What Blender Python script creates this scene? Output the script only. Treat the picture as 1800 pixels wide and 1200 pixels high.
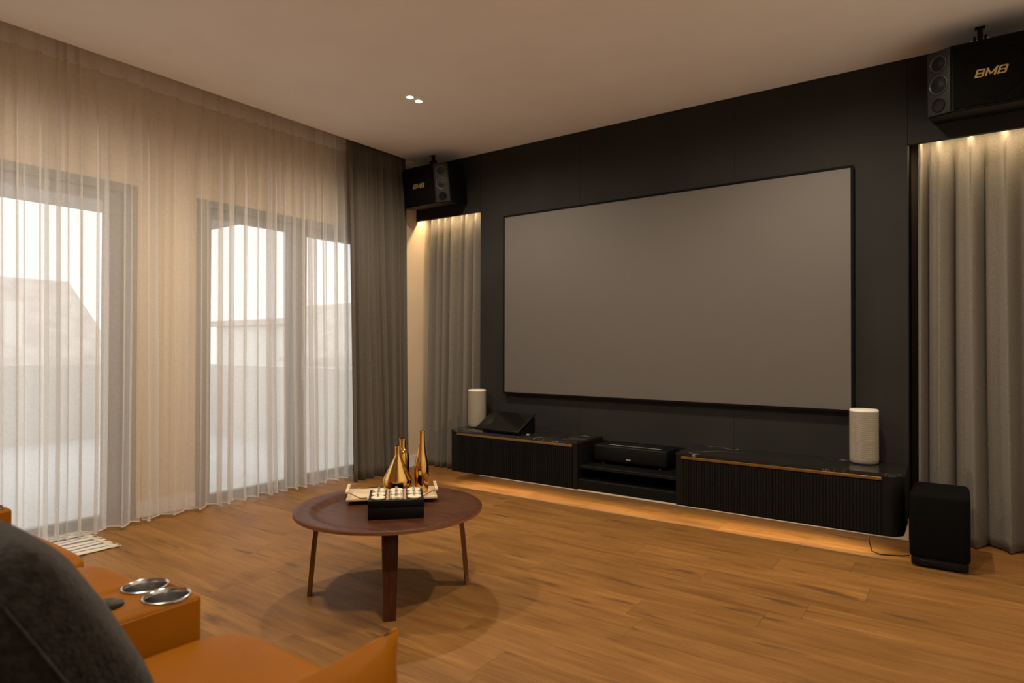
import bpy, bmesh, math, random
from mathutils import Matrix, Vector

for o in list(bpy.data.objects):
    bpy.data.objects.remove(o, do_unlink=True)
S = bpy.context.scene
C = S.collection
PI = math.pi

# ------------------------------------------------------------------ camera
CAM_H = 1.15
YAW, PITCH, ROLL, FPX = 0.61710272, 0.00909759, 0.00224238, 1106.438
fw = Vector((-math.sin(YAW)*math.cos(PITCH), math.cos(YAW)*math.cos(PITCH), math.sin(PITCH)))
rt = Vector((math.cos(YAW), math.sin(YAW), 0)); up = rt.cross(fw)
rt2 = rt*math.cos(ROLL)+up*math.sin(ROLL); up2 = up*math.cos(ROLL)-rt*math.sin(ROLL)
cd = bpy.data.cameras.new('camera'); cam = bpy.data.objects.new('camera', cd); C.objects.link(cam)
cam.matrix_world = Matrix(((rt2.x, up2.x, -fw.x, 0), (rt2.y, up2.y, -fw.y, 0), (rt2.z, up2.z, -fw.z, CAM_H), (0, 0, 0, 1)))
cd.sensor_width = 36; cd.lens = 36*FPX/1800; cd.clip_start = 0.02; cd.clip_end = 200
cd.dof.use_dof = True; cd.dof.focus_distance = 3.6; cd.dof.aperture_fstop = 3.2
S.camera = cam

# ------------------------------------------------------------------ world: flat bright overcast sky
W = bpy.data.worlds.new('World'); S.world = W; W.use_nodes = True
bg = W.node_tree.nodes['Background']
bg.inputs[0].default_value = (1.0, 0.97, 0.95, 1); bg.inputs[1].default_value = 1.75
S.view_settings.view_transform = 'Standard'; S.view_settings.look = 'None'
S.view_settings.exposure = 0.0; S.view_settings.gamma = 1.0; S.view_settings.use_curve_mapping = False

LAMP_COL = (1.0, 0.86, 0.67)
LAMP_W = 55.0          # one downlight lamp
STRIP_COL = (1.0, 0.74, 0.42)

# ------------------------------------------------------------------ materials
M = {}
def nt(name):
    m = bpy.data.materials.new(name); m.use_nodes = True; M[name] = m
    t = m.node_tree; b = t.nodes['Principled BSDF']
    return m, t, b
def N(t, kind, **kw):
    n = t.nodes.new(kind)
    for k, v in kw.items(): setattr(n, k, v)
    return n
def simple(name, col, rough=0.5, metal=0.0, noise=0.0, nscale=20, bump=0.0, bscale=200, spec=None, coat=0.0, sheen=0.0):
    m, t, b = nt(name)
    b.inputs['Base Color'].default_value = (*col, 1); b.inputs['Roughness'].default_value = rough
    b.inputs['Metallic'].default_value = metal
    if spec is not None: b.inputs['Specular IOR Level'].default_value = spec
    if coat: b.inputs['Coat Weight'].default_value = coat; b.inputs['Coat Roughness'].default_value = 0.1
    if sheen: b.inputs['Sheen Weight'].default_value = sheen
    tc = N(t, 'ShaderNodeTexCoord')
    if noise:
        n = N(t, 'ShaderNodeTexNoise'); n.inputs['Scale'].default_value = nscale; n.inputs['Detail'].default_value = 4
        t.links.new(tc.outputs['Object'], n.inputs['Vector'])
        r = N(t, 'ShaderNodeMapRange'); r.inputs['To Min'].default_value = 1-noise; r.inputs['To Max'].default_value = 1+noise
        r.inputs['From Min'].default_value = 0.3; r.inputs['From Max'].default_value = 0.7
        t.links.new(n.outputs['Fac'], r.inputs['Value'])
        mx = N(t, 'ShaderNodeMix', data_type='RGBA', blend_type='MULTIPLY'); mx.inputs['Factor'].default_value = 1
        mx.inputs['A'].default_value = (*col, 1); t.links.new(r.outputs['Result'], mx.inputs['B'])
        t.links.new(mx.outputs['Result'], b.inputs['Base Color'])
    if bump:
        n2 = N(t, 'ShaderNodeTexNoise'); n2.inputs['Scale'].default_value = bscale; n2.inputs['Detail'].default_value = 3
        t.links.new(tc.outputs['Object'], n2.inputs['Vector'])
        bp = N(t, 'ShaderNodeBump'); bp.inputs['Strength'].default_value = bump; bp.inputs['Distance'].default_value = 0.004
        t.links.new(n2.outputs['Fac'], bp.inputs['Height']); t.links.new(bp.outputs['Normal'], b.inputs['Normal'])
    return m
def emit(name, col, strength):
    m, t, b = nt(name)
    b.inputs['Base Color'].default_value = (*col, 1)
    b.inputs['Emission Color'].default_value = (*col, 1); b.inputs['Emission Strength'].default_value = strength
    return m

simple('ceiling_paint', (0.93, 0.91, 0.89), 0.9, noise=0.02, nscale=3)
simple('cream_paint', (0.68, 0.54, 0.38), 0.85, noise=0.03, nscale=4)
simple('white_trim', (0.80, 0.76, 0.70), 0.5)
simple('black_panel', (0.022, 0.020, 0.0185), 0.8, noise=0.12, nscale=2.5, bump=0.05, bscale=300, spec=0.2)
simple('niche_back', (0.25, 0.22, 0.19), 0.9)
simple('frame_grey', (0.14, 0.13, 0.125), 0.45)
simple('handle_silver', (0.5, 0.5, 0.5), 0.35, metal=1)
simple('screen_grey', (0.115, 0.102, 0.092), 0.6, noise=0.03, nscale=400, spec=0.3)
simple('screen_border', (0.005, 0.005, 0.0055), 0.7, spec=0.05)
simple('console_black', (0.007, 0.0066, 0.0062), 0.5, spec=0.18)
simple('console_side', (0.02, 0.022, 0.028), 0.4)
simple('brass', (0.30, 0.19, 0.06), 0.45, metal=1)
simple('gold', (0.78, 0.48, 0.15), 0.07, metal=1)
simple('speaker_black', (0.005, 0.0047, 0.0044), 0.6, spec=0.08)
simple('speaker_cloth', (0.005, 0.0046, 0.0042), 0.95, spec=0.05)
simple('speaker_panel', (0.018, 0.017, 0.016), 0.5, spec=0.25, noise=0.1, nscale=15)
simple('speaker_cone', (0.007, 0.007, 0.007), 0.45, spec=0.2)
simple('speaker_ring', (0.06, 0.06, 0.06), 0.3, metal=0.6)
simple('logo_gold', (0.52, 0.36, 0.14), 0.4, metal=0.5)
simple('gloss_black', (0.004, 0.004, 0.004), 0.12, spec=0.35)
simple('satin_black', (0.005, 0.0047, 0.0044), 0.5, spec=0.15)
simple('sub_black', (0.0028, 0.0026, 0.0024), 0.8, spec=0.08)
simple('plastic_grey', (0.45, 0.45, 0.45), 0.4)
simple('cable_black', (0.01, 0.01, 0.01), 0.6)
simple('leather', (0.25, 0.082, 0.0025), 0.45, noise=0.07, nscale=6, bump=0.06, bscale=350, spec=0.05)
simple('leather_seam', (0.30, 0.10, 0.012), 0.5)
simple('steel', (0.62, 0.61, 0.60), 0.2, metal=1)
simple('pillow_wool', (0.020, 0.016, 0.013), 0.95, noise=0.5, nscale=60, bump=0.7, bscale=140, sheen=0.12, spec=0.1)
simple('ebony', (0.005, 0.0047, 0.0044), 0.5, spec=0.15)
simple('bone', (0.80, 0.72, 0.55), 0.45)
simple('pin_metal', (0.35, 0.30, 0.25), 0.3, metal=0.8)
simple('strip_wood', (0.40, 0.24, 0.15), 0.5)
simple('tray_wood', (0.66, 0.50, 0.30), 0.5, noise=0.08, nscale=30)
simple('tray_rod', (0.25, 0.15, 0.06), 0.35, metal=0.9)
simple('fringe', (0.74, 0.66, 0.54), 0.95)
simple('terrace_tile', (0.68, 0.68, 0.69), 0.7, noise=0.06, nscale=8)
simple('terrace_wall', (0.76, 0.73, 0.70), 0.9, noise=0.03, nscale=2)
simple('soffit', (0.4, 0.39, 0.38), 0.9)
simple('house_white', (0.84, 0.81, 0.77), 0.9)
simple('house_roof', (0.66, 0.60, 0.56), 0.9, noise=0.15, nscale=3)
simple('house_glass', (0.25, 0.27, 0.3), 0.2)
emit('lamp_glow', (1.0, 0.86, 0.68), 12.0)
emit('led_glow', (1.0, 0.80, 0.52), 6.0)

def fabric(name, col, rough=0.95):
    m, t, b = nt(name)
    b.inputs['Roughness'].default_value = rough; b.inputs['Specular IOR Level'].default_value = 0.1
    b.inputs['Sheen Weight'].default_value = 0.15
    tc = N(t, 'ShaderNodeTexCoord'); mp = N(t, 'ShaderNodeMapping'); mp.inputs['Scale'].default_value = (1, 1, 1)
    t.links.new(tc.outputs['Object'], mp.inputs['Vector'])
    n = N(t, 'ShaderNodeTexNoise'); n.inputs['Scale'].default_value = 180; n.inputs['Detail'].default_value = 2
    t.links.new(mp.outputs['Vector'], n.inputs['Vector'])
    rp = N(t, 'ShaderNodeValToRGB')
    rp.color_ramp.elements[0].position = 0.35; rp.color_ramp.elements[1].position = 0.65
    rp.color_ramp.elements[0].color = (*[c*0.82 for c in col], 1); rp.color_ramp.elements[1].color = (*[c*1.15 for c in col], 1)
    t.links.new(n.outputs['Fac'], rp.inputs['Fac']); t.links.new(rp.outputs['Color'], b.inputs['Base Color'])
    bp = N(t, 'ShaderNodeBump'); bp.inputs['Strength'].default_value = 0.15; bp.inputs['Distance'].default_value = 0.002
    t.links.new(n.outputs['Fac'], bp.inputs['Height']); t.links.new(bp.outputs['Normal'], b.inputs['Normal'])
    return m
fabric('drape_grey', (0.115, 0.097, 0.077))
fabric('drape_taupe', (0.17, 0.15, 0.125))

def sheer_mat(name, opacity, col=(0.86, 0.82, 0.78)):
    m, t, b = nt(name); t.nodes.remove(b)
    out = t.nodes['Material Output']
    tr = N(t, 'ShaderNodeBsdfTransparent'); tl = N(t, 'ShaderNodeBsdfTranslucent'); df = N(t, 'ShaderNodeBsdfDiffuse')
    tl.inputs['Color'].default_value = (*col, 1); df.inputs['Color'].default_value = (*col, 1)
    a = N(t, 'ShaderNodeMixShader'); a.inputs[0].default_value = 0.5
    t.links.new(tl.outputs[0], a.inputs[1]); t.links.new(df.outputs[0], a.inputs[2])
    # fine weave varies the openness a little
    tc = N(t, 'ShaderNodeTexCoord'); n = N(t, 'ShaderNodeTexNoise'); n.inputs['Scale'].default_value = 60
    t.links.new(tc.outputs['Object'], n.inputs['Vector'])
    r = N(t, 'ShaderNodeMapRange'); r.inputs['To Min'].default_value = opacity-0.05; r.inputs['To Max'].default_value = opacity+0.05
    t.links.new(n.outputs['Fac'], r.inputs['Value'])
    mx = N(t, 'ShaderNodeMixShader'); t.links.new(r.outputs['Result'], mx.inputs[0])
    t.links.new(tr.outputs[0], mx.inputs[1]); t.links.new(a.outputs[0], mx.inputs[2]); t.links.new(mx.outputs[0], out.inputs[0])
    return m
sheer_mat('sheer', 0.48)
sheer_mat('sheer_tape', 0.62, (0.92, 0.89, 0.86))
sheer_mat('sheer_hem', 0.80)

def glass_mat():
    m, t, b = nt('glass'); t.nodes.remove(b); out = t.nodes['Material Output']
    tr = N(t, 'ShaderNodeBsdfTransparent'); tr.inputs[0].default_value = (0.93, 0.95, 0.95, 1)
    gl = N(t, 'ShaderNodeBsdfGlossy'); gl.inputs['Roughness'].default_value = 0.22
    mx = N(t, 'ShaderNodeMixShader'); mx.inputs[0].default_value = 0.02
    t.links.new(tr.outputs[0], mx.inputs[1]); t.links.new(gl.outputs[0], mx.inputs[2]); t.links.new(mx.outputs[0], out.inputs[0])
glass_mat()

def wood_floor():
    m, t, b = nt('oak_plank')
    tc = N(t, 'ShaderNodeTexCoord'); oi = N(t, 'ShaderNodeObjectInfo')
    off = N(t, 'ShaderNodeMath', operation='MULTIPLY'); off.inputs[1].default_value = 37.0
    t.links.new(oi.outputs['Random'], off.inputs[0])
    cx = N(t, 'ShaderNodeCombineXYZ'); t.links.new(off.outputs[0], cx.inputs[0]); t.links.new(off.outputs[0], cx.inputs[1])
    ad = N(t, 'ShaderNodeVectorMath', operation='ADD'); t.links.new(tc.outputs['Object'], ad.inputs[0]); t.links.new(cx.outputs[0], ad.inputs[1])
    def noise(scale, sx, sy, detail=5, dist=0.0):
        mp = N(t, 'ShaderNodeMapping'); mp.inputs['Scale'].default_value = (sx, sy, 1); t.links.new(ad.outputs[0], mp.inputs['Vector'])
        n = N(t, 'ShaderNodeTexNoise'); n.inputs['Scale'].default_value = scale; n.inputs['Detail'].default_value = detail
        n.inputs['Distortion'].default_value = dist; t.links.new(mp.outputs[0], n.inputs['Vector']); return n
    n1 = noise(3.0, 0.7, 9.0, 6, 0.6)            # grain
    n2 = noise(2.2, 1.0, 3.0, 3, 0.3)            # cloud
    n3 = noise(2.6, 1.0, 5.0, 2, 0.2)            # knots and dark streaks
    r1 = N(t, 'ShaderNodeValToRGB'); e = r1.color_ramp.elements
    e[0].position = 0.28; e[0].color = (0.165, 0.064, 0.012, 1); e[1].position = 0.72; e[1].color = (0.34, 0.165, 0.043, 1)
    n4 = noise(6.0, 0.8, 26.0, 4, 0.2)
    fine = N(t, 'ShaderNodeMapRange'); fine.inputs['From Min'].default_value = 0.3; fine.inputs['From Max'].default_value = 0.7; fine.inputs['To Min'].default_value = 0.82; fine.inputs['To Max'].default_value = 1.14
    t.links.new(n4.outputs['Fac'], fine.inputs['Value'])
    mixf = N(t, 'ShaderNodeMath', operation='MULTIPLY_ADD'); mixf.inputs[1].default_value = 0.55
    h = N(t, 'ShaderNodeMath', operation='MULTIPLY'); h.inputs[1].default_value = 0.45
    t.links.new(n2.outputs['Fac'], h.inputs[0]); t.links.new(n1.outputs['Fac'], mixf.inputs[0]); t.links.new(h.outputs[0], mixf.inputs[2])
    t.links.new(mixf.outputs[0], r1.inputs['Fac'])
    pr = N(t, 'ShaderNodeMapRange'); pr.inputs['To Min'].default_value = 0.86; pr.inputs['To Max'].default_value = 1.12
    t.links.new(oi.outputs['Random'], pr.inputs['Value'])
    pf = N(t, 'ShaderNodeMath', operation='MULTIPLY'); t.links.new(pr.outputs['Result'], pf.inputs[0]); t.links.new(fine.outputs['Result'], pf.inputs[1])
    m1 = N(t, 'ShaderNodeMix', data_type='RGBA', blend_type='MULTIPLY'); m1.inputs['Factor'].default_value = 1
    t.links.new(r1.outputs['Color'], m1.inputs['A']); t.links.new(pf.outputs[0], m1.inputs['B'])
    kr = N(t, 'ShaderNodeMapRange'); kr.inputs['From Min'].default_value = 0.62; kr.inputs['From Max'].default_value = 0.72
    kr.inputs['To Max'].default_value = 0.75
    t.links.new(n3.outputs['Fac'], kr.inputs['Value'])
    m2 = N(t, 'ShaderNodeMix', data_type='RGBA'); t.links.new(kr.outputs['Result'], m2.inputs['Factor'])
    t.links.new(m1.outputs['Result'], m2.inputs['A']); m2.inputs['B'].default_value = (0.085, 0.042, 0.018, 1)
    t.links.new(m2.outputs['Result'], b.inputs['Base Color'])
    rr = N(t, 'ShaderNodeMapRange'); b.inputs['Specular IOR Level'].default_value = 0.3; rr.inputs['To Min'].default_value = 0.48; rr.inputs['To Max'].default_value = 0.62
    t.links.new(n1.outputs['Fac'], rr.inputs['Value']); t.links.new(rr.outputs['Result'], b.inputs['Roughness'])
    bp = N(t, 'ShaderNodeBump'); bp.inputs['Strength'].default_value = 0.08; bp.inputs['Distance'].default_value = 0.002
    t.links.new(n1.outputs['Fac'], bp.inputs['Height']); t.links.new(bp.outputs['Normal'], b.inputs['Normal'])
wood_floor()
simple('floor_base', (0.05, 0.03, 0.015), 0.9)

def walnut(name, dark, light, sx=1.0, sy=8.0):
    m, t, b = nt(name)
    tc = N(t, 'ShaderNodeTexCoord'); mp = N(t, 'ShaderNodeMapping'); mp.inputs['Scale'].default_value = (sx, sy, sx)
    t.links.new(tc.outputs['Object'], mp.inputs['Vector'])
    n = N(t, 'ShaderNodeTexNoise'); n.inputs['Scale'].default_value = 7; n.inputs['Detail'].default_value = 6; n.inputs['Distortion'].default_value = 0.4
    t.links.new(mp.outputs[0], n.inputs['Vector'])
    r = N(t, 'ShaderNodeValToRGB'); r.color_ramp.elements[0].position = 0.3; r.color_ramp.elements[1].position = 0.7
    r.color_ramp.elements[0].color = (*dark, 1); r.color_ramp.elements[1].color = (*light, 1)
    t.links.new(n.outputs['Fac'], r.inputs['Fac']); t.links.new(r.outputs['Color'], b.inputs['Base Color'])
    b.inputs['Roughness'].default_value = 0.42; b.inputs['Specular IOR Level'].default_value = 0.15
walnut('walnut', (0.046, 0.014, 0.006), (0.092, 0.030, 0.0125))
walnut('walnut_edge', (0.16, 0.065, 0.025), (0.26, 0.115, 0.045), 1, 1)

def marble():
    m, t, b = nt('marble')
    tc = N(t, 'ShaderNodeTexCoord')
    n0 = N(t, 'ShaderNodeTexNoise'); n0.inputs['Scale'].default_value = 2.4; n0.inputs['Detail'].default_value = 2.5; n0.inputs['Distortion'].default_value = 1.6
    t.links.new(tc.outputs['Object'], n0.inputs['Vector'])
    d = N(t, 'ShaderNodeMath', operation='SUBTRACT'); d.inputs[1].default_value = 0.5; t.links.new(n0.outputs['Fac'], d.inputs[0])
    a = N(t, 'ShaderNodeMath', operation='ABSOLUTE'); t.links.new(d.outputs[0], a.inputs[0])
    r = N(t, 'ShaderNodeMapRange'); r.inputs['From Min'].default_value = 0.0; r.inputs['From Max'].default_value = 0.012
    r.inputs['To Min'].default_value = 1; r.inputs['To Max'].default_value = 0; t.links.new(a.outputs[0], r.inputs['Value'])
    n1 = N(t, 'ShaderNodeTexNoise'); n1.inputs['Scale'].default_value = 5; t.links.new(tc.outputs['Object'], n1.inputs['Vector'])
    r1 = N(t, 'ShaderNodeMapRange'); r1.inputs['From Min'].default_value = 0.48; r1.inputs['From Max'].default_value = 0.7; t.links.new(n1.outputs['Fac'], r1.inputs['Value'])
    mu = N(t, 'ShaderNodeMath', operation='MULTIPLY'); t.links.new(r.outputs['Result'], mu.inputs[0]); t.links.new(r1.outputs['Result'], mu.inputs[1])
    mx = N(t, 'ShaderNodeMix', data_type='RGBA'); t.links.new(mu.outputs[0], mx.inputs['Factor'])
    mx.inputs['A'].default_value = (0.016, 0.014, 0.0135, 1); mx.inputs['B'].default_value = (0.42, 0.38, 0.34, 1)
    t.links.new(mx.outputs['Result'], b.inputs['Base Color']); b.inputs['Roughness'].default_value = 0.16
marble()

def knit():
    m, t, b = nt('speaker_fabric_white')
    tc = N(t, 'ShaderNodeTexCoord'); w = N(t, 'ShaderNodeTexWave', bands_direction='Z'); w.inputs['Scale'].default_value = 65
    t.links.new(tc.outputs['Object'], w.inputs['Vector'])
    b.inputs['Base Color'].default_value = (0.32, 0.275, 0.21, 1); b.inputs['Roughness'].default_value = 0.8
    bp = N(t, 'ShaderNodeBump'); bp.inputs['Strength'].default_value = 0.6; bp.inputs['Distance'].default_value = 0.004
    t.links.new(w.outputs['Fac'], bp.inputs['Height']); t.links.new(bp.outputs['Normal'], b.inputs['Normal'])
knit()
def rug_mat():
    m, t, b = nt('rug_stripe'); b.inputs['Roughness'].default_value = 0.95
    tc = N(t, 'ShaderNodeTexCoord'); sp = N(t, 'ShaderNodeSeparateXYZ'); t.links.new(tc.outputs['Object'], sp.inputs[0])
    def stripes(period, width, shift):
        a = N(t, 'ShaderNodeMath', operation='ADD'); a.inputs[1].default_value = 10+shift; t.links.new(sp.outputs['X'], a.inputs[0])
        mo = N(t, 'ShaderNodeMath', operation='MODULO'); mo.inputs[1].default_value = period; t.links.new(a.outputs[0], mo.inputs[0])
        l = N(t, 'ShaderNodeMath', operation='LESS_THAN'); l.inputs[1].default_value = width; t.links.new(mo.outputs[0], l.inputs[0]); return l
    s1 = stripes(0.13, 0.028, 0.0); s2 = stripes(0.13, 0.014, 0.062)
    ma = N(t, 'ShaderNodeMath', operation='MAXIMUM'); t.links.new(s1.outputs[0], ma.inputs[0]); t.links.new(s2.outputs[0], ma.inputs[1])
    mx = N(t, 'ShaderNodeMix', data_type='RGBA'); t.links.new(ma.outputs[0], mx.inputs['Factor'])
    mx.inputs['A'].default_value = (0.72, 0.66, 0.56, 1); mx.inputs['B'].default_value = (0.20, 0.19, 0.21, 1)
    t.links.new(mx.outputs['Result'], b.inputs['Base Color'])
    n = N(t, 'ShaderNodeTexNoise'); n.inputs['Scale'].default_value = 250; t.links.new(tc.outputs['Object'], n.inputs['Vector'])
    bp = N(t, 'ShaderNodeBump'); bp.inputs['Strength'].default_value = 0.5; bp.inputs['Distance'].default_value = 0.003
    t.links.new(n.outputs['Fac'], bp.inputs['Height']); t.links.new(bp.outputs['Normal'], b.inputs['Normal'])
rug_mat()

# ------------------------------------------------------------------ mesh helpers
def mesh_obj(name, bm, mat, parent=None, smooth=False, loc=(0, 0, 0), auto=None, recalc=True):
    me = bpy.data.meshes.new(name)
    if recalc: bmesh.ops.recalc_face_normals(bm, faces=bm.faces)
    bm.to_mesh(me); bm.free()
    if mat: me.materials.append(M[mat])
    if smooth:
        for p in me.polygons: p.use_smooth = True
        if auto is not None:
            try: me.set_sharp_from_angle(angle=math.radians(auto))
            except Exception: pass
    o = bpy.data.objects.new(name, me); C.objects.link(o); o.location = loc
    if parent: o.parent = parent
    return o
def empty(name, loc=(0, 0, 0), rot=(0, 0, 0), parent=None):
    o = bpy.data.objects.new(name, None); C.objects.link(o); o.location = loc; o.rotation_euler = rot
    o.empty_display_size = 0.1
    if parent: o.parent = parent
    return o
def tag(o, label=None, cat=None, group=None, kind=None):
    if label: o['label'] = label
    if cat: o['category'] = cat
    if group: o['group'] = group
    if kind: o['kind'] = kind
    return o
def box(bm, x0, x1, y0, y1, z0, z1):
    vs = [bm.verts.new(p) for p in [(x0,y0,z0),(x1,y0,z0),(x1,y1,z0),(x0,y1,z0),(x0,y0,z1),(x1,y0,z1),(x1,y1,z1),(x0,y1,z1)]]
    for f in [(0,3,2,1),(4,5,6,7),(0,1,5,4),(1,2,6,5),(2,3,7,6),(3,0,4,7)]:
        bm.faces.new([vs[i] for i in f])
    return vs
def B(*boxes, bevel=0.0, seg=2):
    bm = bmesh.new()
    for b in boxes: box(bm, *b)
    if bevel: bmesh.ops.bevel(bm, geom=list(bm.edges), offset=bevel, segments=seg, affect='EDGES', profile=0.5)
    return bm
def bobj(name, mat, parent, *boxes, bevel=0.0, seg=2, smooth=False):
    return mesh_obj(name, B(*boxes, bevel=bevel, seg=seg), mat, parent, smooth=smooth or bevel > 0, auto=35)
def lathe(bm, prof, n=32, sx=1.0, sy=1.0, cap=True, c=(0, 0, 0)):
    rings = []
    for r, z in prof:
        rings.append([bm.verts.new((c[0]+r*sx*math.cos(2*PI*i/n), c[1]+r*sy*math.sin(2*PI*i/n), c[2]+z)) for i in range(n)])
    for a, b in zip(rings, rings[1:]):
        for i in range(n):
            j = (i+1) % n; bm.faces.new((a[i], a[j], b[j], b[i]))
    if cap:
        if prof[0][0] > 1e-5: bm.faces.new(rings[0][::-1])
        if prof[-1][0] > 1e-5: bm.faces.new(rings[-1])
    return rings
def lobj(name, mat, parent, prof, n=32, sx=1.0, sy=1.0, c=(0, 0, 0), auto=40, cap=True):
    bm = bmesh.new(); lathe(bm, prof, n, sx, sy, cap, c)
    return mesh_obj(name, bm, mat, parent, smooth=True, auto=auto)
def tube(bm, pts, r, n=8, caps=True):
    pts = [Vector(p) for p in pts]; rings = []
    prev = None
    for i, p in enumerate(pts):
        d = (pts[min(i+1, len(pts)-1)]-pts[max(i-1, 0)]).normalized()
        ref = Vector((0, 0, 1)) if abs(d.z) < 0.9 else Vector((1, 0, 0))
        if prev is not None: a = (prev-d*prev.dot(d)).normalized()
        else: a = d.cross(ref).normalized()
        prev = a; b = d.cross(a)
        rings.append([bm.verts.new(p+(a*math.cos(2*PI*k/n)+b*math.sin(2*PI*k/n))*r) for k in range(n)])
    for q, s in zip(rings, rings[1:]):
        for k in range(n):
            j = (k+1) % n; bm.faces.new((q[k], q[j], s[j], s[k]))
    if caps: bm.faces.new(rings[0][::-1]); bm.faces.new(rings[-1])
def tobj(name, mat, parent, pts, r, n=8):
    bm = bmesh.new(); tube(bm, pts, r, n); return mesh_obj(name, bm, mat, parent, smooth=True, auto=50)
def prism(bm, poly, z0, z1):
    lo = [bm.verts.new((x, y, z0)) for x, y in poly]; hi = [bm.verts.new((x, y, z1)) for x, y in poly]
    n = len(poly); bm.faces.new(lo[::-1]); bm.faces.new(hi)
    for i in range(n):
        j = (i+1) % n; bm.faces.new((lo[i], lo[j], hi[j], hi[i]))
def superbox(bm, hx, hy, hz, ex=0.35, n=24, m=16, c=(0, 0, 0), fn=None):
    """puffy rounded box (superellipsoid); fn reshapes each point"""
    def sp(v, e): return math.copysign(abs(v)**e, v)
    rings = []
    for j in range(1, m):
        v = -PI/2+PI*j/m; ring = []
        for i in range(n):
            u = 2*PI*i/n
            p = Vector((hx*sp(math.cos(v), ex)*sp(math.cos(u), ex), hy*sp(math.cos(v), ex)*sp(math.sin(u), ex), hz*sp(math.sin(v), ex)))
            if fn: p = fn(p)
            ring.append(bm.verts.new(p+Vector(c)))
        rings.append(ring)
    p0 = Vector((0, 0, -hz)); p1 = Vector((0, 0, hz))
    if fn: p0 = fn(p0); p1 = fn(p1)
    a = bm.verts.new(p0+Vector(c)); b = bm.verts.new(p1+Vector(c))
    for q, s in zip(rings, rings[1:]):
        for i in range(n):
            j = (i+1) % n; bm.faces.new((q[i], q[j], s[j], s[i]))
    for i in range(n):
        j = (i+1) % n; bm.faces.new((rings[0][j], rings[0][i], a)); bm.faces.new((rings[-1][i], rings[-1][j], b))

# ------------------------------------------------------------------ room dimensions
ZC = 2.893                       # ceiling
YW = 4.453                       # face of the screen wall
XL, XR = -4.50, 0.74             # window wall, right wall
YB = -3.0                        # back wall
XP = -4.18                       # edge of the curtain pocket
XC = -4.309                      # corner column face
NL, NR = -3.511, -0.246          # inner edges of the two niches
NZ = 2.372                       # underside of the lintels
YN = 4.80                        # niche back

# floor with planks
fl = tag(bobj('floor', 'floor_base', None, (-4.76, XR+0.1, YB-0.1, YN+0.1, -0.12, -0.012)), kind='structure')
random.seed(11)
PW = 0.19
row = 0; y = YB
while y < YN:
    x = -4.60-random.random()*1.4
    while x < XR:
        L = random.choice((1.2, 1.5, 1.8))*random.uniform(0.92, 1.05)
        x0, x1 = max(x, -4.60), min(x+L, XR)
        if x1-x0 > 0.03:
            g = 0.0003
            bm = bmesh.new(); y1 = min(y+PW, YN)
            box(bm, x0+g, x1-g, y+g, y1-g, -0.012, 0.0)
            top = [e for e in bm.edges if all(v.co.z > -0.001 for v in e.verts)]
            bmesh.ops.bevel(bm, geom=top, offset=0.0007, segments=1, affect='EDGES')
            mesh_obj('plank', bm, 'oak_plank', fl)
        x += L
    y += PW; row += 1

# ceiling with curtain pocket
tag(bobj('ceiling', 'ceiling_paint', None, (XP, XR+0.1, YB-0.1, YN+0.1, ZC, ZC+0.25), (-4.76, XP, 4.30, YN+0.1, ZC, ZC+0.25),
     (-4.76, XP, YB-0.1, 4.30, ZC+0.17, ZC+0.25)), kind='structure')

# window wall: openings for two glazed terrace doors, left one widened out of view for more daylight
D1 = (-0.30, 1.985); D2 = (2.392, 4.12); DZ = 2.225
tag(bobj('wall_left', 'cream_paint', None,
     (-4.76, XL, YB-0.1, D1[0], -0.02, ZC+0.17), (-4.76, XL, D1[0], D1[1], DZ, ZC+0.17), (-4.76, XL, D1[1], D2[0], -0.02, ZC+0.17),
     (-4.76, XL, D2[0], D2[1], DZ, ZC+0.17), (-4.76, XL, D2[1], YN+0.1, -0.02, ZC+0.17)), kind='structure')
tag(bobj('wall_corner', 'cream_paint', None, (XL+0.001, XC, 4.31, YN, 0.0, ZC-0.001)), kind='structure')
tag(bobj('wall_right', 'ceiling_paint', None, (XR, XR+0.1, YB-0.1, YN+0.1, -0.02, ZC)), kind='structure')
tag(bobj('wall_back', 'ceiling_paint', None, (-4.76, XR, YB-0.1, YB, -0.02, ZC)), kind='structure')
# screen wall: core, black cladding panels, lintels over the curtain niches
wf = tag(bobj('wall_front', 'niche_back', None, (-4.76, XR, YN, YN+0.1, -0.02, ZC), (NL+0.012, NR-0.012, YW+0.018, YN, 0.0, ZC-0.001)), kind='structure')
seams = [NL, -2.488, -1.268, NR]
for a, b in zip(seams, seams[1:]):
    bobj('panel', 'black_panel', wf, (a+0.0007, b-0.0007, YW, YW+0.018, 0.0, ZC-0.001), bevel=0.001, seg=1)
bobj('panel', 'black_panel', wf, (NL, NL+0.0115, YW+0.0182, YN-0.001, 0.0, ZC-0.001))
bobj('panel', 'black_panel', wf, (NR-0.0115, NR, YW+0.0182, YN-0.001, 0.0, ZC-0.001))
bobj('lintel', 'black_panel', wf, (XC+0.001, NL-0.001, YW, YW+0.03, NZ, ZC-0.001), bevel=0.001, seg=1)
bobj('lintel', 'black_panel', wf, (NR+0.001, XR-0.001, YW, YW+0.03, NZ, ZC-0.001), bevel=0.001, seg=1)
tag(bobj('baseboard_front', 'white_trim', None, (NL, NR, YW-0.012, YW-0.0005, 0.0, 0.13), bevel=0.002, seg=1), kind='structure')
tag(bobj('baseboard_left', 'white_trim', None, (XC+0.0005, XC+0.013, 4.31, YN-0.01, 0.0, 0.10), (XL+0.0005, XL+0.013, D1[1]+0.005, D2[0]-0.005, 0.0, 0.10),
     (XL+0.0005, XL+0.013, D2[1]+0.005, 4.309, 0.0, 0.10)), kind='structure')

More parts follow.
